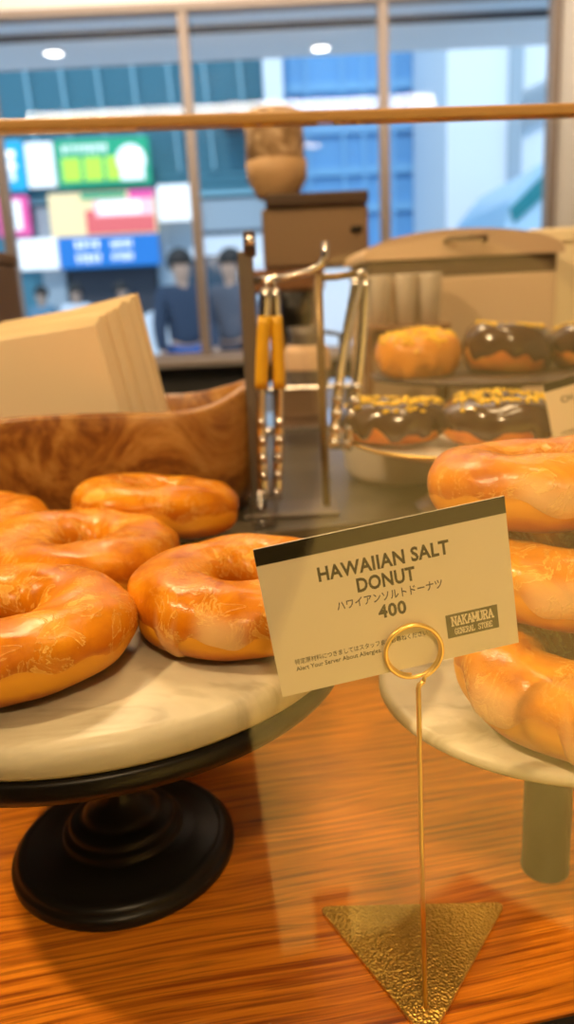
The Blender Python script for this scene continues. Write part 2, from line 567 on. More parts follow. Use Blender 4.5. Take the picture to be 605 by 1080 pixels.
cn = B()
box(cn, -4, 4, WY + 0.12, 3.93, 1.62, 1.70)
can_o = struct('canopy_ceiling', cn, M['soffit_blue'])
can_o['kind'] = 'structure'
obj('soffit', box(B(), -4, 4, 3.96, 4.36, 1.60, 1.70), M['soffit'], can_o, smooth=False)
obj('groove', box(B(), -4, 4, 3.92, 3.965, 1.60, 1.70), M['groove'], can_o, smooth=False)
M['lamp_glow'] = mat('lamp_glow', (1, 1, 1), 0.4, emit=(1, 0.97, 0.92), estr=5)
for x, y, lb in ((-1.001, 4.10, 'round white downlight in the soffit left of the first mullion'), (0.275, 4.215, 'round white downlight in the soffit between the two mullions')):
    d = tag(obj('soffit_downlight', lathe(B(), [(0, 0), (0.038, 0), (0.042, 0.004), (0.042, 0.012), (0, 0.012)], 32), M['lamp_glow'], loc=(x, y, 1.59)), lb, 'downlight', 'downlights in the canopy soffit')
    obj('trim_ring', lathe(B(), [(0.042, 0.0), (0.050, 0.002), (0.050, 0.012), (0.042, 0.012)], 32), M['soffit'], d)

# teal louvred building with shop fronts
tb = thing('office_building', 'teal louvred office building across the street above the shop signs', 'building', (0, 15, FZ))
obj('wall', box(B(), -12, -0.05, 0.1, 5, 0, 9), M['teal_glass'], tb, smooth=False)
sl = B()
z = 3.35
while z < 6.2:
    box(sl, -12, -0.1, -0.05, 0.1, z, z + 0.055)
    z += 0.125
obj('louvre_screen', sl, M['teal_slat'], tb, smooth=False)
for k in range(12):
    x = -6.6 + k * 0.62
    q = B()
    prism(q, [(x, 3.7), (x + 0.05, 3.7), (x - 0.07, 6.3), (x - 0.12, 6.3)], -0.14, -0.06)
    obj('rib', q, M['pale_rib'], tb, smooth=False)
obj('ledge', box(B(), -12, -0.05, -0.2, 0.1, 3.26, 3.34), M['pale_rib'], tb, smooth=False)
obj('fascia', box(B(), -12, -0.05, -0.12, 0.1, 6.25, 6.7), M['pale_rib'], tb, smooth=False)
obj('pier', box(B(), -4.25, -3.85, -0.25, 0.1, 0, 3.2), M['grey_build'], tb, smooth=False)
obj('shopfront', box(B(), -3.8, -2.2, -0.1, 0.12, 0, 2.1), M['shop_dark'], tb, smooth=False)
obj('side_wall', box(B(), -2.15, -0.05, -0.15, 0.12, 0, 3.2), M['grey_build'], tb, smooth=False)

pl = thing('concrete_pillar', 'bright white column between the teal building and the blue tower', 'column', (0.12, 14.5, FZ))
obj('shaft', box(B(), -0.17, 0.17, -0.2, 0.2, 0, 6.5, 0.02), M['white_build'], pl, smooth=False)
obj('band', box(B(), -0.20, 0.20, -0.23, 0.23, 4.2, 4.32, 0.01), M['blue_dark'], pl, smooth=False)
bx = B(); box(bx, -0.9, -0.2, -0.1, 0.3, 4.25, 4.45)
obj('bracket', bx, M['shop_dark'], pl, smooth=False)

bt = thing('glass_tower', 'pale blue glass office tower in the middle panes', 'building', (0, 15.2, FZ))
obj('facade', box(B(), 0.2, 3.6, 0.05, 5, 0, 9), M['blue_glass'], bt, smooth=False)
for x in (0.72, 1.35, 1.72, 2.25):
    obj('fin', box(B(), x - 0.03, x + 0.03, -0.08, 0.06, 0, 9), M['blue_pale'], bt, smooth=False)
for z in (2.9, 3.55, 4.25, 4.95):
    obj('spandrel', box(B(), 0.2, 3.6, -0.03, 0.06, z, z + 0.16), M['blue_pale'], bt, smooth=False)
obj('recess', box(B(), 2.62, 2.95, -0.06, 0.06, 3.7, 9), M['blue_dark'], bt, smooth=False)
obj('podium', box(B(), 0.2, 3.6, -0.35, 0.05, 0, 2.2), M['blue_pale'], bt, smooth=False)

wb = thing('white_building', 'bright white building with slanted louvres behind the right pane', 'building', (0, 12, FZ))
obj('wall', box(B(), 2.55, 7, 0, 2.8, 0, 8), M['white_build'], wb, smooth=False)
obj('pilaster', box(B(), 3.42, 3.60, -0.12, 0.02, 2.0, 8), M['grey_build'], wb, smooth=False)
lv = B()
for k in range(5):
    prism(lv, [(3.62, 3.55 + k * 0.11), (4.6, 3.95 + k * 0.11), (4.6, 3.99 + k * 0.11), (3.62, 3.59 + k * 0.11)], -0.12, -0.04)
obj('louvre', lv, M['grey_build'], wb, smooth=False)
aw = B()
prism(aw, [(3.2, 2.45), (4.8, 2.75), (4.8, 3.0), (3.2, 2.62)], -0.5, 0.0)
obj('awning', aw, M['blue_glass'], wb, smooth=False)
obj('door_band', box(B(), 2.6, 4.9, -0.05, 0.02, 1.4, 2.2), M['grey_build'], wb, smooth=False)

def sign(name, label, x0, x1, z0, z1, m, y=14.45, depth=0.12):
    s = thing(name, label, 'sign', ((x0 + x1) / 2, y, z0))
    w = (x1 - x0) / 2
    obj('panel', box(B(), -w, w, 0, depth, 0, z1 - z0, 0.02), m, s, smooth=False)
    for q in (-0.6, 0.6):
        obj('bracket', box(B(), q * w - 0.03, q * w + 0.03, depth - 0.01, 0.49, (z1 - z0) * 0.4, (z1 - z0) * 0.6), M['shop_dark'], s, smooth=False)
    return s, w, z1 - z0
def marks(s, x0, x1, z0, z1, n, m, y=-0.02, gap=0.3):
    b = B()
    st = (x1 - x0) / n
    rnd = random.Random(n)
    for k in range(n):
        a = x0 + k * st
        h = z1 - z0
        w = st * (1 - gap)
        box(b, a, a + w, y, 0.005, z0 + h * 0.42, z0 + h * 0.58)
        box(b, a + w * rnd.uniform(0.2, 0.6), a + w * rnd.uniform(0.65, 0.8), y, 0.005, z0, z1)
        box(b, a, a + w, y, 0.005, z1 - h * rnd.uniform(0.15, 0.22), z1)
    return obj('lettering', b, m, s, smooth=False)
k = 14.6 / 14
s, w, h = sign('shop_sign', 'green shop sign with three lime squares and white lettering', -3.70, -2.08, 2.62, 3.38, S_GREEN)
marks(s, -w + 0.12, w * 0.15, h * 0.68, h * 0.86, 9, S_WHITE)
for i in range(3):
    obj('lime_square', box(B(), -w + 0.10 + i * 0.38, -w + 0.42 + i * 0.38, -0.025, 0.01, 0.08, 0.46, 0.01), S_LIME, s, smooth=False)
rp = B(); lathe(rp, [(0, -0.03), (0.24, -0.03), (0.26, -0.01), (0.26, 0.0), (0, 0.0)], 24)
rp2 = B(); merge(rp2, rp, Matrix.Translation((w - 0.32, 0, h / 2)) @ Matrix.Rotation(pi / 2, 4, 'X') @ Matrix.Scale(-1, 4, (0, 0, 1)))
box(rp2, w - 0.52, w - 0.10, -0.028, 0.0, 0.06, h * 0.5, 0.01)
obj('white_patch', rp2, S_WHITE, s, smooth=False)
s, w, h = sign('shop_sign', 'white square sign panel directly left of the green shop sign', -4.22, -3.74, 2.64, 3.36, S_WHITE)
s, w, h = sign('shop_sign', 'bright cyan sign at the left end of the sign row', -5.2, -4.26, 2.60, 3.40, S_CYAN)
marks(s, w - 0.30, w - 0.05, h * 0.2, h * 0.8, 1, S_WHITE)
s, w, h = sign('billboard', 'large cream and rose billboard below the green sign', -3.92, -2.05, 1.80, 2.52, S_CREAM)
obj('rose_half', box(B(), -0.15, w - 0.02, -0.02, 0.01, 0.02, h - 0.14, 0.01), S_ROSE, s, smooth=False)
obj('red_stripe', box(B(), -0.15, w - 0.02, -0.04, 0.0, 0.02, 0.30, 0.01), S_RED, s, smooth=False)
obj('red_figure', box(B(), -0.30, -0.12, -0.03, 0.0, 0.02, 0.42, 0.01), S_RED, s, smooth=False)
obj('white_field', box(B(), -0.05, w - 0.25, -0.035, 0.0, h * 0.46, h * 0.78, 0.01), S_WHITE, s, smooth=False)
obj('green_strip', box(B(), -0.35, w - 0.5, -0.03, 0.0, h - 0.12, h - 0.02, 0.01), S_GREEN, s, smooth=False)
obj('pink_edge', box(B(), w - 0.45, w, -0.03, 0.0, h - 0.14, h, 0.01), S_PINK, s, smooth=False)
s, w, h = sign('shop_sign', 'deep blue sign with two rows of white lettering', -3.83, -2.05, 1.26, 1.79, S_BLUE)
marks(s, -w + 0.30, -0.12, h * 0.58, h * 0.86, 4, S_WHITE)
marks(s, 0.05, w - 0.45, h * 0.58, h * 0.82, 7, S_WHITE)
marks(s, -w + 0.30, -0.12, h * 0.14, h * 0.42, 5, S_WHITE)
marks(s, 0.05, w - 0.45, h * 0.18, h * 0.42, 8, S_WHITE)
s, w, h = sign('shop_sign', 'blank white sign left of the deep blue sign', -4.58, -3.86, 1.27, 1.80, S_WHITE)
s, w, h = sign('shop_sign', 'blank white sign right of the rose billboard beside the mullion', -2.00, -1.30, 1.98, 2.58, S_WHITE)
s, w, h = sign('shop_sign', 'pink sign with white centre at the far left edge', -4.85, -4.28, 1.85, 2.52, S_PINK)
obj('white_field', box(B(), -w + 0.1, w - 0.12, -0.03, 0, 0.1, h - 0.08, 0.01), S_WHITE, s, smooth=False)

# vehicles
M['van_white'] = mat('van_white', (0.80, 0.86, 0.92), 0.3, coat=0.4)
M['van_glass'] = mat('vehicle_glass', (0.05, 0.09, 0.13), 0.1)
M['tyre'] = mat('tyre', (0.02, 0.02, 0.02), 0.8)
M['bus_blue'] = mat('bus_blue', (0.45, 0.68, 0.85), 0.3, coat=0.4)
M['bus_teal'] = mat('bus_teal', (0.01, 0.22, 0.26), 0.3)
def wheel(parent, x, y, r):
    t0 = lathe(B(), [(0, -0.1), (r * 0.9, -0.1), (r, -0.07), (r, 0.07), (r * 0.9, 0.1), (0, 0.1)], 24)
    b = B()
    merge(b, t0, Matrix.Rotation(pi / 2, 4, 'X'))
    return obj('wheel', b, M['tyre'], parent, loc=(x, y, r))
v = thing('delivery_van', 'white delivery van parked across the street by the first mullion', 'van', (-0.32, 9.2, FZ))
b = B()
prism(b, [(-1.3, 0.35), (1.3, 0.35), (1.3, 1.95), (1.2, 2.05), (-0.55, 2.05), (-0.95, 1.35), (-1.3, 1.2)], 0, 1.6)
obj('body', b, M['van_white'], v, smooth=False)
b = B(); prism(b, [(-0.92, 1.30), (-0.10, 1.30), (-0.10, 1.85), (-0.58, 1.85)], -0.02, 0.01)
obj('side_window', b, M['van_glass'], v, smooth=False)
obj('roof_rail', box(B(), -0.5, 1.2, 0.05, 0.11, 2.08, 2.12), M['shop_dark'], v, smooth=False)
for x in (-0.8, 0.8):
    wheel(v, x, 0.05, 0.35)
bs = thing('city_bus', 'pale blue bus with a teal stripe beyond the right jamb', 'bus', (2.5, 7.6, FZ))
b = B(); prism(b, [(-0.45, 0.4), (3.5, 0.4), (3.5, 2.55), (-0.02, 2.40), (-0.28, 2.1), (-0.45, 1.4)], 0, 2.2)
obj('body', b, M['bus_blue'], bs, smooth=False)
b = B(); prism(b, [(-0.30, 2.02), (0.0, 2.3), (1.2, 2.5), (1.2, 2.35), (0.05, 2.15), (-0.25, 1.9)], -0.03, 0.01)
obj('stripe', b, M['bus_teal'], bs, smooth=False)
obj('side_window', box(B(), 0.5, 3.3, -0.02, 0.01, 1.4, 2.0, 0.02), M['van_glass'], bs, smooth=False)
for x in (0.5, 2.8):
    wheel(bs, x, 0.05, 0.45)

# passers-by: one skinned body each, clothes as shells on top
def skin_mesh(name, verts, edges, radii, m, parent=None, root=0):
    me = bpy.data.meshes.new(name)
    me.from_pydata(verts, edges, [])
    me.materials.append(m)
    o = bpy.data.objects.new(name, me)
    COL.objects.link(o)
    if parent:
        o.parent = parent
    o.modifiers.new('skin', 'SKIN')
    if not me.skin_vertices:
        return o
    for i, r in enumerate(radii):
        me.skin_vertices[0].data[i].radius = r if isinstance(r, tuple) else (r, r)
        me.skin_vertices[0].data[i].use_root = (i == root)
    sm = o.modifiers.new('sub', 'SUBSURF')
    sm.levels = 1
    sm.render_levels = 2
    return o
def person(label, loc, rz, coat, trousers, skin=(0.55, 0.36, 0.26), hair=(0.02, 0.016, 0.013), stride=0.16):
    root = thing('person', label, 'person', loc, (0, 0, rz), 'pedestrians on the pavement')
    J = dict(pel=(0, 0, .93), waist=(0, 0, 1.08), chest=(0, 0, 1.30), neck=(0, 0, 1.47), head0=(0, -.01, 1.53), head=(0, -.02, 1.62), top=(0, -.01, 1.71))
    for s, nme in ((-1, 'L'), (1, 'R')):
        J['sh' + nme] = (s * .18, 0, 1.40); J['el' + nme] = (s * .24, .03 * s, 1.12); J['wr' + nme] = (s * .23, -.10 - .05 * s, .90); J['ha' + nme] = (s * .22, -.14 - .05 * s, .82)
        J['hip' + nme] = (s * .09, 0, .88); J['kn' + nme] = (s * .10, -stride * s * .4 - .03, .48); J['an' + nme] = (s * .10, -stride * s, .09); J['to' + nme] = (s * .11, -stride * s - .17, .03)
    def build(name, keys, E, R, m, rootk):
        idx = {k: i for i, k in enumerate(keys)}
        return skin_mesh(name, [J[k] for k in keys], [(idx[a], idx[b]) for a, b in E], R, m, root, idx[rootk])
    keys = list(J)
    E = [('pel', 'waist'), ('waist', 'chest'), ('chest', 'neck'), ('neck', 'head0'), ('head0', 'head'), ('head', 'top')]
    for n in 'LR':
        E += [('chest', 'sh' + n), ('sh' + n, 'el' + n), ('el' + n, 'wr' + n), ('wr' + n, 'ha' + n), ('pel', 'hip' + n), ('hip' + n, 'kn' + n), ('kn' + n, 'an' + n), ('an' + n, 'to' + n)]
    rad_ = dict(pel=(.13, .10), waist=(.12, .09), chest=(.14, .10), neck=.05, head0=.07, head=.095, top=.07)
    base = dict(sh=.06, el=.045, wr=.03, ha=.038, hip=.085, kn=.06, an=.042, to=.035)
    R = [rad_.get(q, base.get(q[:2], base.get(q[:3], .05))) for q in keys]
    build('body', keys, E, R, mat('skin_tone', skin, 0.6), 'pel')
    ck = ['pel', 'waist', 'chest', 'shL', 'shR', 'elL', 'elR', 'wrL', 'wrR']
    ce = [('pel', 'waist'), ('waist', 'chest'), ('chest', 'shL'), ('chest', 'shR'), ('shL', 'elL'), ('elL', 'wrL'), ('shR', 'elR'), ('elR', 'wrR')]
    build('jacket', ck, ce, [(.17, .14), (.155, .125), (.17, .13), .085, .085, .065, .065, .05, .05], mat('jacket_cloth', coat, 0.8), 'pel')
    tk = ['pel', 'hipL', 'hipR', 'knL', 'knR', 'anL', 'anR']
    te = [('pel', 'hipL'), ('pel', 'hipR'), ('hipL', 'knL'), ('knL', 'anL'), ('hipR', 'knR'), ('knR', 'anR')]
    build('trousers', tk, te, [(.145, .115), .10, .10, .075, .075, .058, .058], mat('trouser_cloth', trousers, 0.8), 'pel')
    hb = B()
    bmesh.ops.create_uvsphere(hb, u_segments=20, v_segments=12, radius=0.115)
    bmesh.ops.delete(hb, geom=[q for q in hb.verts if q.co.z < -0.03 and q.co.y < 0.02], context='VERTS')
    obj('hair', hb, mat('hair', hair, 0.5), root, loc=(0, 0.01, 1.665))
    return root
person('pedestrian in a dark navy coat walking past near the first mullion', (-0.82, 7.0, FZ), 0.4, (0.03, 0.05, 0.09), (0.03, 0.10, 0.32))
person('pedestrian in a grey jacket just right of the first mullion', (-0.40, 7.2, FZ), -0.5, (0.10, 0.11, 0.14), (0.05, 0.05, 0.07))
person('pedestrian in a white shirt in front of the dark shop entrance', (-3.15, 12.6, FZ), 0.2, (0.75, 0.80, 0.88), (0.05, 0.06, 0.10))
person('pedestrian in a slate blue top left of the shop entrance', (-3.75, 12.8, FZ), -0.3, (0.12, 0.24, 0.34), (0.04, 0.04, 0.06))
person('pedestrian in a pink top at the right of the shop entrance', (-2.45, 12.7, FZ), 0.9, (0.55, 0.35, 0.42), (0.05, 0.05, 0.07))

# ------------------------------------------------------------------ counter, shelf and glass guard
YAW = rad(10)
ct = thing('display_counter', 'orange oak display counter carrying the cake stands', 'counter', (0.1052, 0.3137, 0), (0, 0, YAW))
obj('wood_top', box(B(), -1.5, 1.3, 0.0, 0.425, -0.03, 0.0, 0.0008, 1), M['oak'], ct, smooth=False)
obj('cabinet', box(B(), -1.5, 1.3, 0.03, 0.42, FZ, -0.031), M['dark_room'], ct, smooth=False)
obj('front_rail', box(B(), -1.5, 1.3, -0.022, -0.0005, -0.06, -0.001, 0.001, 1), M['black_rail'], ct, smooth=False)
gg = thing('glass_guard', 'clear upright glass guard with brown top edge along the counter front', 'glass guard', (0.1052, 0.3137, 0.0005), (0, 0, rad(4.5)))
obj('glass_panel', box(B(), -1.4, 1.2, -0.014, -0.006, 0.0, 0.4225), M['glass'], gg, smooth=False)
obj('top_edge', box(B(), -1.4, 1.2, -0.0143, -0.0057, 0.4226, 0.4262, 0.001, 2), M['edge'], gg, smooth=False)
sh = thing('back_shelf', 'raised grey-brown back shelf behind the oak counter', 'shelf', (0.1052, 0.3137, 0), (0, 0, YAW))
obj('shelf_top', box(B(), -1.5, 1.3, 0.43, 1.75, 0.13, 0.15, 0.002), M['shelf_grey'], sh, smooth=False)
obj('cabinet', box(B(), -1.5, 1.3, 0.44, 1.74, FZ, 0.1295), M['grey_wall'], sh, smooth=False)

# ------------------------------------------------------------------ doughnuts
def donut_fn(R, a, b, seed, n=2.25, wob=1.0, dents=()):
    rnd = random.Random(seed)
    ph = [rnd.uniform(0, 2 * pi) for _ in range(10)]
    def f(u, v):
        Ru = R * (1 + wob * (0.022 * sin(2 * u + ph[0]) + 0.012 * sin(3 * u + ph[1])))
        au = a * (1 + wob * (0.05 * sin(u + ph[2]) + 0.04 * sin(3 * u + ph[3]) + 0.015 * sin(7 * u + ph[4])))
        bu = b * (1 + wob * (0.06 * sin(u + ph[5]) + 0.045 * sin(2 * u + ph[6])))
        cv, sv = cos(v), sin(v)
        k = 2 / n
        x = au * math.copysign(abs(cv) ** k, cv)
        zz = bu * math.copysign(abs(sv) ** k, sv)
        if sv < 0:
            x *= 1 - 0.10 * sv * sv
        r = Ru + x
        z = b + zz
        r += wob * 0.0006 * sin(9 * u + 3 * v + ph[7])
        z += wob * 0.0007 * sin(6 * u + 5 * v + ph[8]) * (1 if sv > 0 else 0.2)
        for du, dv, amp, wid in dents:
            dd = ((u - du + pi) % (2 * pi) - pi) ** 2 + (0.6 * (((v - dv + pi) % (2 * pi)) - pi)) ** 2
            g = amp * math.exp(-dd / wid ** 2)
            r += g * cv
            z += g * sv
        return Vector((r * cos(u), r * sin(u), max(z, 0.0)))
    return f, ph

def donut_mesh(f, nu=96, nv=44):
    bm = B()
    g = [[bm.verts.new(f(2 * pi * i / nu, 2 * pi * j / nv)) for j in range(nv)] for i in range(nu)]
    for i in range(nu):
        for j in range(nv):
            bm.faces.new((g[i][j], g[(i + 1) % nu][j], g[(i + 1) % nu][(j + 1) % nv], g[i][(j + 1) % nv]))
    return bm

def normal(f, u, v):
    e = 0.01
    du = f(u + e, v) - f(u - e, v)
    dv = f(u, v + e) - f(u, v - e)
    n = du.cross(dv)
    return n.normalized() if n.length > 0 else Vector((0, 0, 1))

def glaze_mesh(f, ph, lo, amp, hi, thick, nu=168, ns=30, drips=()):
    """icing shell over the upper side; its lower border wanders and drips"""
    bm = B()
    lay = bm.verts.layers.float.new('rim')
    lay2 = bm.verts.layers.float.new('pool')
    G = []
    for i in range(nu):
        u = 2 * pi * i / nu
        v0 = lo + amp * (0.5 * sin(5 * u + ph[1]) + 0.35 * sin(8 * u + ph[4]) + 0.3 * sin(13 * u + ph[7]))
        fat = 0.0
        for du, dep, wid in drips:
            d = ((u - du + pi) % (2 * pi) - pi) / wid
            e = math.exp(-d ** 4)
            v0 -= dep * e
            fat = max(fat, e)
        v1 = hi + 0.12 * sin(4 * u + ph[3])
        row = []
        for s in range(ns + 1):
            tt = s / ns
            v = v0 + (v1 - v0) * tt
            ed = min(tt / 0.045, (1 - tt) / 0.045, 1.0)
            th = thick * (1 - (1 - ed) ** 2) if ed < 1 else thick
            bulge = fat * thick * 1.6 * math.exp(-(tt / 0.10 - 0.8) ** 2)
            p = f(u, v) + normal(f, u, v) * (th + bulge - 0.0002 * (ed < 0.02))
            vt = bm.verts.new(p)
            vt[lay] = max(0.0, 1 - tt / (0.10 + 0.10 * fat)) if tt < 0.5 else max(0.0, 1 - (1 - tt) / 0.04) * 0.4
            vt[lay2] = 0.7 * fat * max(0.0, 1 - (tt / 0.22) ** 2)
            row.append(vt)
        G.append(row)
    for i in range(nu):
        a, b = G[i], G[(i + 1) % nu]
        for s in range(ns):
            bm.faces.new((a[s], b[s], b[s + 1], a[s + 1]))
    return bm

def glazed(label, loc, R=0.064, b=0.019, hole=0.016, seed=1, rot=(0, 0, 0), drips=(), group='glazed salt donuts on the marble stand', dents=(), lo=-0.02):
    a = (R - hole) / 2
    f, ph = donut_fn(R - a, a, b, seed, dents=dents)
    o = tag(obj('glazed_donut', donut_mesh(f), M['dough'], loc=loc, rot=rot), label, 'donut', group)
    g = obj('glaze', glaze_mesh(f, ph, lo, 0.22, pi + 0.75, 0.0007, drips=drips), M['glaze'], o)
    g['label'] = 'shiny sugar glaze'
    return o

PZ = 0.1782
glazed('front left glazed donut cut off by the frame, nearest on the marble stand', (-0.156, 0.388, PZ), 0.068, 0.0205, 0.017, 3, (0, 0, 0.6))
glazed('glazed donut partly behind the price card with a white drip at its base', (-0.029, 0.430, PZ), 0.067, 0.0205, 0.017, 5, (0, 0, 0.2),
       drips=((pi + 0.75, 0.75, 0.10), (pi + 1.25, 0.35, 0.20)), dents=((pi + 0.05, -0.1, -0.006, 0.28),))
glazed('glazed donut with a small round hole behind the front left donut', (-0.150, 0.522, PZ), 0.073, 0.0205, 0.015, 8, (rad(3), 0, 1.9))
glazed('glazed donut at the back of the marble stand in front of the wooden bowl', (-0.116, 0.644, PZ + 0.004), 0.072, 0.021, 0.016, 11, (rad(9), rad(-2), 2.6))
glazed('back left glazed donut half out of frame below the wooden bowl', (-0.262, 0.606, PZ), 0.068, 0.020, 0.016, 14, (0, 0, 0.4))
GR = 'glazed donuts stacked on the right stand'
RZ = 0.1382
glazed('lowest glazed donut of the right hand stack with thick white drips', (0.1525, 0.384, RZ), 0.066, 0.0225, 0.017, 21, (rad(4), 0, 0.9),
       drips=((pi + 0.55 - 0.9, 0.30, 0.25), (pi + 1.30 - 0.9, 0.75, 0.16), (pi + 1.75 - 0.9, 0.5, 0.12)), group=GR)
glazed('middle glazed donut of the right hand stack mostly behind the price card', (0.160, 0.420, RZ + 0.0465), 0.065, 0.0225, 0.016, 24, (rad(3), 0, 2.2), drips=((pi - 1.0, 0.3, 0.3),), group=GR)
glazed('topmost glazed donut of the right hand stack below the chocolate donuts', (0.152, 0.452, RZ + 0.092), 0.066, 0.022, 0.016, 27, (rad(4), 0, 3.4), drips=((pi - 2.0, 0.2, 0.3),), group=GR)

# ------------------------------------------------------------------ cake stands
cs = thing('cake_stand', 'cake stand with thick marble plate on a black turned pedestal, at left', 'cake stand', (-0.124, 0.462, 0))
obj('marble_plate', lathe(B(), [(0, 0.1602), (0.150, 0.1602), (0.158, 0.1615), (0.1605, 0.1645), (0.1605, 0.1715), (0.158, 0.1765), (0.1535, 0.178), (0, 0.178)], 128), M['marble'], cs)
obj('under_plate', lathe(B(), [(0, 0.142), (0.10, 0.142), (0.146, 0.1435), (0.1565, 0.147), (0.1595, 0.152), (0.1595, 0.158), (0.158, 0.1600), (0, 0.1600)], 128), M['black_metal'], cs)
ped = [(0, 0.0), (0.0735, 0.0), (0.0755, 0.002), (0.0757, 0.006), (0.0745, 0.0085), (0.0725, 0.0095), (0.0725, 0.011), (0.0700, 0.0135), (0.0670, 0.0145), (0.0655, 0.0142), (0.0640, 0.0148),
       (0.050, 0.0170), (0.0415, 0.0185), (0.0400, 0.0195), (0.0405, 0.0225), (0.0390, 0.0245), (0.0365, 0.0252), (0.0355, 0.0265), (0.0358, 0.0285), (0.0340, 0.0305), (0.0295, 0.0315),
       (0.0262, 0.0325), (0.0258, 0.0345), (0.0225, 0.038), (0.0165, 0.0435), (0.0138, 0.050), (0.0130, 0.060), (0.0126, 0.080), (0.0128, 0.125), (0.0155, 0.137), (0.022, 0.1419), (0, 0.1419)]
obj('pedestal', lathe(B(), ped, 96), M['black_metal'], cs)

rs = thing('cake_stand', 'smaller pale stone cake stand on a slim dark post, at right', 'cake stand', (0.157, 0.425, 0))
obj('stone_plate', lathe(B(), [(0, 0.1262), (0.085, 0.1262), (0.101, 0.1280), (0.1055, 0.1315), (0.1055, 0.1345), (0.1035, 0.1370), (0.1000, 0.1378), (0, 0.1378)], 112), M['marble'], rs)
obj('post', lathe(B(), [(0, 0), (0.0150, 0), (0.0152, 0.002), (0.0150, 0.004), (0.0148, 0.012), (0.0148, 0.115), (0.0175, 0.123), (0.024, 0.1260), (0, 0.1260)], 48), M['black_metal'], rs)

# ------------------------------------------------------------------ price cards
def slab_strokes():
    """western slab capitals on a 1x1 cell: strokes (x0,z0,x1,z1) and serif centres"""
    return {
        'N': ([(.15, 0, .15, 1), (.15, 1, .85, 0), (.85, 0, .85, 1)], [(.15, 0), (.15, 1), (.85, 1)]),
        'A': ([(.12, 0, .5, 1), (.5, 1, .88, 0), (.28, .36, .72, .36)], [(.12, 0), (.88, 0)]),
        'K': ([(.2, 0, .2, 1), (.2, .45, .85, 1), (.42, .6, .88, 0)], [(.2, 0), (.2, 1), (.85, 1), (.86, 0)]),
        'M': ([(.1, 0, .1, 1), (.1, 1, .5, .25), (.5, .25, .9, 1), (.9, 0, .9, 1)], [(.1, 0), (.1, 1), (.9, 0), (.9, 1)]),
        'U': ([(.15, 1, .15, .2), (.15, .2, .35, 0), (.35, 0, .65, 0), (.65, 0, .85, .2), (.85, .2, .85, 1)], [(.15, 1), (.85, 1)]),
        'R': ([(.2, 0, .2, 1), (.2, 1, .65, 1), (.65, 1, .82, .88), (.82, .88, .82, .65), (.82, .65, .65, .52), (.65, .52, .2, .52), (.52, .5, .86, 0)], [(.2, 0), (.2, 1), (.86, 0)]),
        'G': ([(.82, .78, .65, 1), (.65, 1, .35, 1), (.35, 1, .15, .8), (.15, .8, .15, .2), (.15, .2, .35, 0), (.35, 0, .65, 0), (.65, 0, .82, .15), (.82, .15, .82, .45), (.82, .45, .55, .45)], []),
        'E': ([(.2, 0, .2, 1), (.2, 0, .82, 0), (.2, 1, .82, 1), (.2, .52, .65, .52), (.82, 0, .82, .2), (.82, 1, .82, .8)], []),
        'L': ([(.2, 0, .2, 1), (.2, 0, .82, 0), (.82, 0, .82, .25)], [(.2, 1)]),
        'S': ([(.82, .8, .65, 1), (.65, 1, .3, 1), (.3, 1, .16, .8), (.16, .8, .3, .55), (.3, .55, .7, .47), (.7, .47, .84, .22), (.84, .22, .68, 0), (.68, 0, .32, 0), (.32, 0, .16, .2)], []),
        'T': ([(.5, 0, .5, 1), (.12, 1, .88, 1), (.12, 1, .12, .78), (.88, 1, .88, .78)], [(.5, 0)]),
        'O': ([(.35, 0, .65, 0), (.65, 0, .84, .2), (.84, .2, .84, .8), (.84, .8, .65, 1), (.65, 1, .35, 1), (.35, 1, .16, .8), (.16, .8, .16, .2), (.16, .2, .35, 0)], []),
    }
SLAB = slab_strokes()
def slab_text(s, x0, x1, z0, z1, w, y=-0.0006):
    bm = B()
    cw = (x1 - x0) / len(s)
    h = z1 - z0
    def quad(ax, az, bx, bz, ww):
        d = Vector((bx - ax, bz - az))
        if d.length == 0:
            return
        d.normalize()
        n = Vector((-d.y, d.x)) * ww / 2
        d = d * ww * 0.3
        pts = [(ax - d.x + n.x, az - d.y + n.y), (bx + d.x + n.x, bz + d.y + n.y), (bx + d.x - n.x, bz + d.y - n.y), (ax - d.x - n.x, az - d.y - n.y)]
        prism(bm, pts, y, y + 0.0002)
    for i, ch in enumerate(s):
        if ch == ' ':
            continue
        ox = x0 + i * cw
        st, se = SLAB[ch]
        for ax, az, bx, bz in st:
            quad(ox + ax * cw, z0 + az * h, ox + bx * cw, z0 + bz * h, w)
        for sx, sz in se:
            quad(ox + (sx - .17) * cw, z0 + sz * h, ox + (sx + .17) * cw, z0 + sz * h, w * 1.1)
    return bm

def price_card(label, loc, rot, W_, H_, full=True):
    t0 = thing('price_card', label, 'price card', loc, rot, 'price cards')
    obj('card_sheet', box(B(), -W_ / 2, W_ / 2, -0.0003, 0.0003, -H_ / 2, H_ / 2), M['paper'], t0, smooth=False)
    obj('header_band', box(B(), -W_ / 2, W_ / 2, -0.00042, -0.0003, H_ / 2 - 0.0080, H_ / 2), M['ink_olive'], t0, smooth=False)
    return t0
CW, CH = 0.115, 0.0735
pc = price_card('white Hawaiian salt donut price card with dark header held in the gold ring', (0.0456, 0.328, 0.2311), (0.0212, -0.1328, 0.1205), CW, CH)
Y = -0.0004
text('title_lettering', 'HAWAIIAN SALT', 0.0093, M['ink_olive'], pc, (-0.0010, Y, 0.0188), 0.030, 1.05, width=0.0608)
text('title_lettering', 'DONUT', 0.0093, M['ink_olive'], pc, (-0.0013, Y, 0.0097), 0.030, 1.05, width=0.0272)
text('japanese_lettering', 'ハワイアンソルトドーナツ', 0.0052, M['ink_navy'], pc, (-0.0006, Y, 0.0019), 0.012, 1.0, width=0.0495)
text('price_lettering', '400', 0.0088, M['ink'], pc, (-0.0005, Y, -0.0055), 0.03, 1.08, width=0.0132)
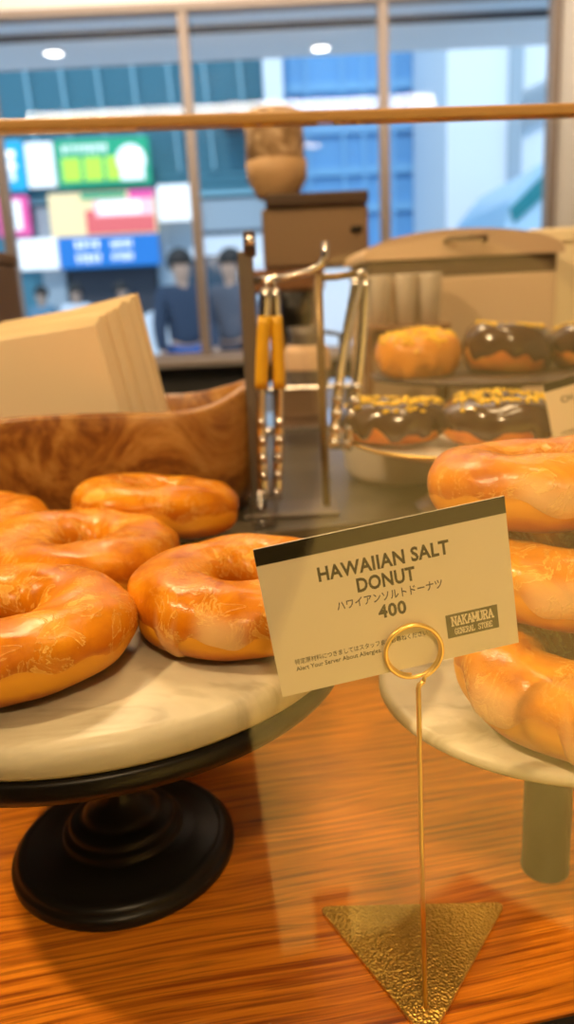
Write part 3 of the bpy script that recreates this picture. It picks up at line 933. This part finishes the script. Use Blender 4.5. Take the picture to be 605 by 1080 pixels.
text('fine_print', '特定原材料につきましてはスタッフまでお尋ねください', 0.0030, M['ink'], pc, (-0.0488, Y, -0.0207), 0.0, 1.0, 'LEFT', width=0.063)
text('fine_print', 'Alert Your Server About Allergies.', 0.0031, M['ink'], pc, (-0.0488, Y, -0.0246), 0.004, 1.0, 'LEFT', width=0.0405)
lg = obj('logo_panel', box(B(), 0.0237, 0.0487, -0.00045, -0.0003, -0.0264, -0.0146), M['logo_olive'], pc, smooth=False)
obj('logo_lettering', slab_text('NAKAMURA', 0.0262, 0.0465, -0.0204, -0.0161, 0.00062), M['logo_cream'], lg, smooth=False)
obj('logo_lettering', slab_text('GENERAL STORE', 0.0272, 0.0456, -0.0249, -0.0222, 0.00034), M['logo_cream'], lg, smooth=False)

# gold card holder: triangular plate, stem, double wire ring
ch = thing('card_holder', 'gold wire card holder with ring clip on a hammered triangular plate', 'card holder', (0.061, 0.345, 0))
tri = [(0.0075, 0.3985), (0.1225, 0.3945), (0.0578, 0.3040)]
cxy = (0.061, 0.345)
def rounded(poly, r, n=6):
    out = []
    for i, p in enumerate(poly):
        p = Vector(p); a = Vector(poly[i - 1]); b = Vector(poly[(i + 1) % len(poly)])
        da = (a - p).normalized(); db = (b - p).normalized()
        for k in range(n + 1):
            t0 = k / n
            out.append(p + da * r * (1 - t0) ** 2 + db * r * t0 ** 2)
    return out
b = B()
pl_ = rounded(tri, 0.007)
lo = [b.verts.new((p.x - cxy[0], p.y - cxy[1], 0.0002)) for p in pl_]
hi_ = [b.verts.new((p.x - cxy[0], p.y - cxy[1], 0.0020)) for p in pl_]
b.faces.new(lo[::-1]); b.faces.new(hi_)
for i in range(len(lo)):
    j = (i + 1) % len(lo)
    b.faces.new((lo[i], lo[j], hi_[j], hi_[i]))
obj('base_plate', b, M['hammered'], ch, smooth=False)
SB = Vector((0.0600, 0.3245, 0.002)) - Vector((*cxy, 0))
RC = Vector((0.0553, 0.3268, 0.2047)) - Vector((*cxy, 0))
b = B()
RR = 0.0134
ring_r = 0.0010
SX = RC.x + 0.0021
pts = [SB, Vector((SX + 0.0014, RC.y + 0.0004, 0.1)), Vector((SX, RC.y - 0.0006, RC.z - RR - 0.0052)), Vector((SX + 0.0003, RC.y - 0.0010, RC.z - RR - 0.0035)), Vector((SX + 0.0022, RC.y - 0.0016, RC.z - RR - 0.0012))]
tube(b, pts, 0.00122, 14)
obj('stem', b, M['gold'], ch)
b = B()
NT_ = 120
sp_ = []
for i in range(NT_ + 1):
    a = -pi / 2 + 0.38 + 2 * pi * 1.93 * i / NT_
    rr = RR - 0.0007 * (i / NT_)
    yy = -0.0016 + 0.0034 * i / NT_
    sp_.append(Vector((RC.x + rr * cos(a), RC.y + yy + 0.121 * rr * cos(a), RC.z + rr * sin(a))))
tube(b, [pts[-1]] + sp_, ring_r, 12)
obj('ring_clip', b, M['gold'], ch)

# ------------------------------------------------------------------ wooden bowl with paper bags
wb_ = thing('wooden_bowl', 'thick olive wood bowl with uneven rim holding paper bags', 'bowl', (-0.195, 0.850, 0.150))
b = B()
NS = 96
def rim_h(a):
    return 0.121 + 0.016 * max(0, cos(a)) ** 3 + 0.004 * sin(3 * a + 0.5) - 0.003 * sin(2 * a) - 0.004 * max(0, cos(a + 1.0)) ** 6
def ring_at(fr, za, inner=False):
    out = []
    for i in range(NS):
        a = 2 * pi * i / NS
        wv = 1 + 0.03 * sin(2 * a + 0.4) + 0.02 * sin(5 * a)
        n = 2.6
        ca, sa = cos(a), sin(a)
        k = 2 / n
        x = 0.172 * math.copysign(abs(ca) ** k, ca)
        y = 0.118 * math.copysign(abs(sa) ** k, sa)
        out.append(b.verts.new((x * fr * wv, y * fr * wv, za(a))))
    return out
rings = [ring_at(0.80, lambda a: 0.0), ring_at(0.90, lambda a: 0.006), ring_at(0.97, lambda a: 0.03), ring_at(1.0, lambda a: 0.065), ring_at(1.005, lambda a: 0.100),
         ring_at(0.995, lambda a: rim_h(a) - 0.004), ring_at(0.975, lambda a: rim_h(a)), ring_at(0.93, lambda a: rim_h(a)), ring_at(0.90, lambda a: rim_h(a) - 0.004),
         ring_at(0.88, lambda a: 0.08), ring_at(0.82, lambda a: 0.022), ring_at(0.5, lambda a: 0.014)]
for A, C in zip(rings, rings[1:]):
    for i in range(NS):
        j = (i + 1) % NS
        b.faces.new((A[i], A[j], C[j], C[i]))
b.faces.new(rings[0][::-1]); b.faces.new(rings[-1])
bowl = obj('bowl_body', b, M['olive'], wb_)
kn = B()
bmesh.ops.create_uvsphere(kn, u_segments=16, v_segments=10, radius=0.009)
obj('knot', kn, M['dark_wood'], wb_, loc=(-0.118, -0.1135, 0.055)).scale = (0.8, 0.35, 1.0)

# bags: each a folded flat paper bag, standing as a leaning pack
ORD = ['first', 'second', 'third', 'fourth', 'fifth', 'sixth', 'seventh', 'eighth', 'ninth', 'tenth', 'eleventh', 'twelfth', 'thirteenth', 'fourteenth', 'fifteenth', 'last']
NB, TH = 16, 0.0048
yaw = rad(-30)
dx, dy = sin(rad(30)), cos(rad(30))
rnd = random.Random(4)
for i in range(NB):
    hgt = 0.194 + rnd.uniform(-0.0016, 0.0016) + 0.0018 * i
    wid = 0.205
    bb = B()
    # body slightly pillowed, with a folded flap at the top
    sx0 = -wid + rnd.uniform(-0.002, 0.002)
    ex0 = rnd.uniform(-0.0012, 0.0008) if i else 0.0
    n = 8
    def sheet(y, bul):
        rows = []
        for zi in range(n + 1):
            row = []
            for xi in range(n + 1):
                tx, tz = xi / n, zi / n
                yy = y + bul * (sin(pi * tx) * sin(pi * tz))
                row.append(bb.verts.new((sx0 + (ex0 - sx0) * tx, yy, hgt * tz + 0.0012 * sin(5 * tx + i) * tz)))
            rows.append(row)
        for r0, r1 in zip(rows, rows[1:]):
            for q in range(n):
                bb.faces.new((r0[q], r0[q + 1], r1[q + 1], r1[q]))
        return rows
    A = sheet(-TH * 0.45, -0.0002); C = sheet(TH * 0.45, 0.0002)
    for q in range(n):
        bb.faces.new((A[0][q], A[0][q + 1], C[0][q + 1], C[0][q])); bb.faces.new((A[n][q], A[n][q + 1], C[n][q + 1], C[n][q]))
        bb.faces.new((A[q][0], A[q + 1][0], C[q + 1][0], C[q][0])); bb.faces.new((A[q][n], A[q + 1][n], C[q + 1][n], C[q][n]))
    x = -0.146 + dx * TH * i
    y = 0.785 + dy * TH * i
    lab = 'front cream paper bag of the pack in the wooden bowl, its flat face showing' if i == 0 else ORD[i] + ' cream paper bag from the front of the pack in the wooden bowl'
    tag(obj('paper_bag', bb, M['bag'], loc=(x, y, 0.1665), rot=(rad(8), rad(-6), yaw + rnd.uniform(-0.006, 0.006)), smooth=False), lab, 'paper bag', 'cream paper bags in the wooden bowl')

kb = thing('kraft_box', 'dark brown box behind the paper bags at the left edge', 'box', (-0.435, 1.06, 0.15), (0, 0, rad(-4)))
obj('box_body', box(B(), -0.09, 0.075, -0.06, 0.06, 0, 0.285, 0.003), M['kraft'], kb, smooth=False)
obj('box_lid', box(B(), -0.092, 0.077, -0.062, 0.062, 0.286, 0.302, 0.003), M['kraft'], kb, smooth=False)

# ------------------------------------------------------------------ tongs and rack
tr = thing('tong_rack', 'metal tong rack with two posts and a hooked crossbar', 'rack', (0.0, 0.80, 0.15))
obj('post', box(B(), -0.0365, -0.0215, -0.006, 0.006, 0.006, 0.268, 0.0015), M['rack_grey'], tr, smooth=False)
obj('post_cap', box(B(), -0.0300, -0.0180, -0.007, 0.007, 0.262, 0.287, 0.003), M['dark_wood'], tr)
sb_ = B(); bmesh.ops.create_uvsphere(sb_, u_segments=20, v_segments=12, radius=0.0055)
obj('knob', sb_, M['steel'], tr, loc=(-0.0235, -0.007, 0.277))
obj('post', tube(B(), [(0.0430, 0, 0.006), (0.0425, 0, 0.15), (0.0425, 0, 0.244)], 0.0042, 14), M['rack_brown'], tr)
obj('crossbar', tube(B(), [(-0.022, 0, 0.2400), (0.010, 0, 0.2415), (0.035, 0, 0.246), (0.046, 0, 0.252), (0.0505, 0, 0.262), (0.0505, 0, 0.274)], 0.0035, 12), M['steel'], tr)
obj('crossbar', tube(B(), [(0.043, 0.002, 0.240), (0.06, 0.002, 0.240), (0.09, 0.002, 0.243)], 0.0035, 12), M['rack_brown'], tr)
obj('foot_plate', box(B(), -0.045, 0.055, -0.03, 0.03, 0.0, 0.006, 0.002), M['rack_grey'], tr, smooth=False)

def tongs(label, loc, rot, grip, spread=0.022, length=0.215):
    t0 = thing('tongs', label, 'tongs', loc, rot, 'serving tongs on the rack')
    for s in (-1, 1):
        pts, rr = [], []
        for k in range(25):
            q = k / 24
            pts.append((s * (0.0035 + spread * 0.5 * sin(pi * min(q * 0.95, 1)) * 0.9 + spread * 0.18 * q), 0, -length * q))
            rr.append(0.0034 - 0.0008 * sin(pi * q))
        arm = obj('arm', tube(B(), pts, rr, 10, flat=1.9), M['steel'], t0)
        # scalloped jaw: a fluted spoon-shaped end
        jb = B()
        for k in range(5):
            zz = -length * (0.62 + 0.085 * k)
            x = s * (0.0035 + spread * 0.5 * sin(pi * min((0.62 + 0.085 * k) * 0.95, 1)) * 0.9 + spread * 0.18 * (0.62 + 0.085 * k))
            q = bmesh.new()
            bmesh.ops.create_uvsphere(q, u_segments=14, v_segments=8, radius=0.0068 - 0.0004 * abs(k - 2))
            merge(jb, q, Matrix.Translation((x, 0, zz)) @ Matrix.Diagonal((0.85, 1.3, 0.95, 1)))
        obj('jaw', jb, M['steel'], t0)
        if grip:
            gp = [p for p in pts[3:12]]
            obj('grip', tube(B(), gp, 0.0045, 12, flat=1.5), M['yellow_grip'], t0)
    hb = B()
    tube(hb, [(0.0045 * cos(a), 0, 0.0005 + 0.0065 * sin(a)) for a in [pi * i / 10 for i in range(11)]], 0.0026, 10)
    obj('bow', hb, M['steel'], t0)
    return t0
tongs('tongs with yellow grips hanging jaws down from the rack crossbar', (-0.006, 0.7905, 0.382), (0, rad(3), rad(15)), True, 0.011)
tongs('plain steel tongs hanging slanted at the right end of the rack', (0.0850, 0.7915, 0.386), (0, rad(10), rad(20)), False, 0.012, 0.170)

cup = thing('glass_cup', 'small clear glass cup beside the back of the marble stand', 'cup', (-0.0235, 0.745, 0.15))
obj('cup_body', lathe(B(), [(0, 0), (0.0125, 0), (0.0135, 0.001), (0.0165, 0.034), (0.0155, 0.0345), (0.0125, 0.004), (0, 0.003)], 40), M['glass'], cup)

# ------------------------------------------------------------------ chocolate doughnuts further back
def choc(label, loc, R, b, hole, seed, rot=(0, 0, 0), crumbs=150, dough='choc_dough', icing='choc', group='chocolate donuts with gold crumbs', cov=1.0):
    a = (R - hole) / 2
    f, ph = donut_fn(R - a, a, b, seed)
    o = tag(obj('chocolate_donut' if icing == 'choc' else 'glazed_donut', donut_mesh(f, 72, 32), M[dough], loc=loc, rot=rot), label, 'donut', group)
    g = obj('icing', glaze_mesh(f, ph, -0.28, 0.28, pi + 0.6, 0.0016, nu=120, ns=24, drips=((4.2, 0.45, 0.16), (5.2, 0.5, 0.14), (3.6, 0.4, 0.14), (4.75, 0.3, 0.1))), M[icing], o)
    rnd = random.Random(seed)
    cb = B()
    for _ in range(crumbs):
        u = rnd.uniform(0, 2 * pi)
        v = rnd.gauss(pi / 2, 0.42)
        p = f(u, v) + normal(f, u, v) * 0.0022
        q = bmesh.new()
        bmesh.ops.create_icosphere(q, subdivisions=1, radius=rnd.uniform(0.0016, 0.0034))
        merge(cb, q, Matrix.Translation(p) @ Matrix.Rotation(rnd.uniform(0, 6), 4, 'X') @ Matrix.Diagonal((1.4, 0.8, 0.9, 1)))
    c_ = obj('crumb_topping', cb, M['crumb'], o)
    c_['kind'] = 'stuff'
    return o

cpl = thing('cake_plate', 'cream cake plate with gold rim under the front chocolate donuts', 'plate', (0.190, 0.795, 0.147), )
obj('plate_top', lathe(B(), [(0, 0.060), (0.06, 0.060), (0.10, 0.068), (0.117, 0.0745), (0.118, 0.076), (0.115, 0.0765), (0.095, 0.071), (0, 0.069)], 80), M['white_ceramic'], cpl)
obj('gold_rim', lathe(B(), [(0.1165, 0.0738), (0.1195, 0.0752), (0.1195, 0.0768), (0.1165, 0.0775), (0.1150, 0.0768)], 80), M['gold'], cpl)
obj('foot', lathe(B(), [(0, 0), (0.05, 0), (0.052, 0.004), (0.04, 0.012), (0.030, 0.03), (0.032, 0.05), (0.055, 0.0598), (0, 0.0598)], 48), M['white_ceramic'], cpl)
choc('chocolate donut with orange side at the left of the front chocolate pair', (0.118, 0.810, 0.2225), 0.057, 0.0195, 0.013, 41, (0, 0, 0.4), 130)
choc('chocolate donut with dripping icing next to the small price card', (0.222, 0.765, 0.2225), 0.063, 0.0215, 0.013, 44, (0, 0, 1.4), 150)
wp = thing('ceramic_pot', 'white tapering ceramic pot below the chocolate donuts', 'pot', (0.150, 0.955, 0.15))
obj('pot_body', lathe(B(), [(0, 0), (0.060, 0), (0.066, 0.003), (0.072, 0.012), (0.080, 0.060), (0.0845, 0.085), (0.0825, 0.086), (0.078, 0.082), (0.070, 0.012), (0, 0.010)], 64), M['white_ceramic'], wp)

cb2 = thing('cake_plate', 'dark raised cake plate behind the front chocolate donuts', 'plate', (0.29, 1.02, 0.15))
obj('plate_top', lathe(B(), [(0, 0.112), (0.13, 0.112), (0.168, 0.116), (0.171, 0.121), (0.166, 0.123), (0, 0.122)], 80), M['dark_wood'], cb2)
obj('foot', lathe(B(), [(0, 0), (0.05, 0), (0.05, 0.006), (0.02, 0.02), (0.018, 0.09), (0.05, 0.1118), (0, 0.1118)], 48), M['dark_wood'], cb2)
G2 = 'donuts on the raised dark plate'
choc('orange donut with yellow crumbs behind the front left chocolate donut', (0.172, 0.990, 0.2715), 0.052, 0.026, 0.012, 47, (rad(8), 0, 0.2), 170, 'orange_ring', 'orange_ring', G2)
choc('chocolate donut in the middle of the raised dark plate', (0.283, 0.985, 0.2715), 0.056, 0.028, 0.013, 50, (rad(6), 0, 2.0), 60, group=G2)
choc('chocolate donut at the right end of the raised dark plate', (0.395, 0.980, 0.2715), 0.054, 0.027, 0.013, 53, (rad(6), 0, 3.0), 40, group=G2)

# small price card with its own holder
c2 = price_card('small price card starting CH at the right edge beside the chocolate donuts', (0.288, 0.690, 0.2660), (0.0, rad(-13), rad(4)), 0.100, 0.064)
text('title_lettering', 'CH', 0.0080, M['ink_olive'], c2, (-0.0365, Y, 0.0135), 0.012, 1.03, 'LEFT')
text('fine_print', '特定原材料につきましては', 0.0030, M['ink'], c2, (-0.0415, Y, -0.0165), 0.0, 1.0, 'LEFT', width=0.034)
text('fine_print', 'Alert Your Server', 0.0030, M['ink'], c2, (-0.0415, Y, -0.0205), 0.0, 1.0, 'LEFT', width=0.024)
h2 = thing('card_holder', 'gold wire holder of the small price card, behind the right hand stack', 'card holder', (0.305, 0.692, 0.15))
obj('stem', tube(B(), [(0, 0.062, 0.002), (0, 0.062, 0.05), (0, 0.004, 0.094)], 0.0011, 10), M['gold'], h2)
b = B()
tube(b, [(0.011 * cos(2 * pi * 1.9 * i / 80 - pi / 2), -0.0016 + 0.0032 * i / 80, 0.1035 + 0.011 * sin(2 * pi * 1.9 * i / 80 - pi / 2)) for i in range(81)], 0.0008, 8)
obj('ring_clip', b, M['gold'], h2)
b = B()
pp = rounded([(-0.04, 0.10), (0.04, 0.10), (0, 0.045)], 0.006)
lo = [b.verts.new((p.x, p.y, 0.0002)) for p in pp]; hi_ = [b.verts.new((p.x, p.y, 0.002)) for p in pp]
b.faces.new(lo[::-1]); b.faces.new(hi_)
for i in range(len(lo)):
    j = (i + 1) % len(lo)
    b.faces.new((lo[i], lo[j], hi_[j], hi_[i]))
obj('base_plate', b, M['hammered'], h2, smooth=False)

# ------------------------------------------------------------------ grinder, bin and boxes at the back
gr = thing('coffee_grinder', 'brown coffee grinder with a tan bean hopper in front of the window', 'coffee grinder', (0.0, 1.53, 0.15))
obj('hopper', lathe(B(), [(0, 0.440), (0.030, 0.440), (0.036, 0.452), (0.050, 0.470), (0.054, 0.474), (0.053, 0.535), (0.050, 0.552), (0.040, 0.561), (0, 0.563)], 56, 0.010, 0), M['crinkled'], gr)
obj('collar', lathe(B(), [(0, 0.411), (0.036, 0.411), (0.040, 0.418), (0.055, 0.444), (0.0565, 0.474), (0.052, 0.476), (0, 0.476)], 56, 0.012, 0), M['tan2'], gr)
obj('top_slab', box(B(), -0.012, 0.172, -0.075, 0.075, 0.388, 0.410, 0.004), M['dark_wood'], gr, smooth=False)
obj('body', box(B(), -0.020, 0.172, -0.065, 0.065, 0.285, 0.387, 0.006), M['tan_metal'], gr, smooth=False)
obj('side_knob', lathe(B(), [(0, 0.0), (0.012, 0.0), (0.012, 0.01), (0, 0.012)], 24, 0.15, -0.06), M['black_metal'], gr, loc=(0, 0, 0.34))
obj('lower_body', box(B(), -0.045, 0.090, -0.06, 0.06, 0.243, 0.284, 0.006), M['rust'], gr, smooth=False)
obj('column', box(B(), -0.005, 0.085, -0.045, 0.06, 0.008, 0.242, 0.006), M['tan_metal'], gr, smooth=False)
obj('spout', lathe(B(), [(0, 0.14), (0.018, 0.14), (0.030, 0.20), (0.030, 0.242), (0, 0.242)], 32, 0.035, -0.07), M['black_metal'], gr)
obj('drip_tray', box(B(), -0.045, 0.125, -0.16, 0.06, 0.0, 0.008, 0.003), M['steel'], gr, smooth=False)
tl = thing('side_tray', 'pale steel tray on a stand below the grinder', 'tray', (0.045, 1.28, 0.15))
obj('tray_top', box(B(), -0.065, 0.075, -0.05, 0.05, 0.087, 0.093, 0.003), M['steel'], tl, smooth=False)
obj('tray_leg', box(B(), -0.060, -0.052, -0.04, 0.04, 0, 0.0868), M['rack_grey'], tl, smooth=False)
obj('tray_leg', box(B(), 0.062, 0.070, -0.04, 0.04, 0, 0.0868), M['rack_grey'], tl, smooth=False)
kt = thing('milk_jug', 'dark steel milk jug with tan sleeve on the pale tray', 'jug', (0.045, 1.28, 0.2432))
obj('jug_body', lathe(B(), [(0, 0), (0.034, 0), (0.036, 0.004), (0.036, 0.02), (0.030, 0.055), (0.026, 0.075), (0.030, 0.09), (0.028, 0.09), (0.024, 0.075), (0, 0.07)], 40), M['rack_grey'], kt)
obj('sleeve', lathe(B(), [(0.0365, 0.022), (0.034, 0.05), (0.029, 0.060), (0.031, 0.061), (0.037, 0.05), (0.039, 0.022)], 40), M['tan'], kt)
obj('handle', tube(B(), [(0.03, 0, 0.08), (0.055, 0, 0.075), (0.058, 0, 0.04), (0.037, 0, 0.02)], 0.004, 10), M['black_metal'], kt)

bb_ = thing('bread_bin', 'tan bread bin with arched lid behind the chocolate donuts', 'bread bin', (0.285, 1.33, 0.15), (0, 0, rad(4)))
obj('bin_body', box(B(), -0.150, 0.150, -0.09, 0.09, 0.0, 0.250, 0.006), M['bread'], bb_, smooth=False)
obj('gap_strip', box(B(), -0.148, 0.148, -0.088, 0.088, 0.2505, 0.276), M['bin_dark'], bb_, smooth=False)
b = B()
arch = [(-0.158, 0.277)] + [(-0.158 * cos(pi * i / 24), 0.282 + 0.036 * sin(pi * i / 24)) for i in range(25)] + [(0.158, 0.277)]
prism(b, arch, -0.095, 0.095)
obj('arched_lid', b, M['bread'], bb_, smooth=False)
obj('handle', tube(B(), [(-0.03, -0.095, 0.30), (-0.028, -0.112, 0.302), (0.028, -0.112, 0.302), (0.03, -0.095, 0.30)], 0.004, 10), M['bin_dark'], bb_)
for i, x in enumerate((0.155, 0.195, 0.230)):
    tag(obj('paper_cup', lathe(B(), [(0, 0), (0.014, 0), (0.0185, 0.070), (0.0195, 0.072), (0.0180, 0.0725), (0.0135, 0.002), (0, 0.002)], 32), M['white_ceramic'], loc=(x, 1.20, 0.331)),
        ('leftmost', 'middle', 'rightmost')[i] + ' of three pale paper cups in front of the bread bin', 'cup', 'paper cups before the bread bin')
cr = thing('cup_shelf', 'narrow brown riser carrying the three paper cups', 'riser', (0.1925, 1.20, 0.15))
obj('riser_top', box(B(), -0.065, 0.065, -0.03, 0.03, 0.172, 0.181, 0.002), M['rust'], cr, smooth=False)
obj('riser_leg', box(B(), -0.062, -0.052, -0.028, 0.028, 0, 0.1718), M['rust'], cr, smooth=False)
obj('riser_leg', box(B(), 0.052, 0.062, -0.028, 0.028, 0, 0.1718), M['rust'], cr, smooth=False)
cx = thing('cake_box', 'tall cream cake box at the right edge below the window jamb', 'box', (0.56, 1.40, 0.15), (0, 0, rad(-6)))
obj('box_body', box(B(), -0.135, 0.17, -0.10, 0.10, 0, 0.295, 0.004), M['bag'], cx, smooth=False)
obj('box_lid', box(B(), -0.138, 0.173, -0.103, 0.103, 0.2955, 0.318, 0.004), M['bag'], cx, smooth=False)
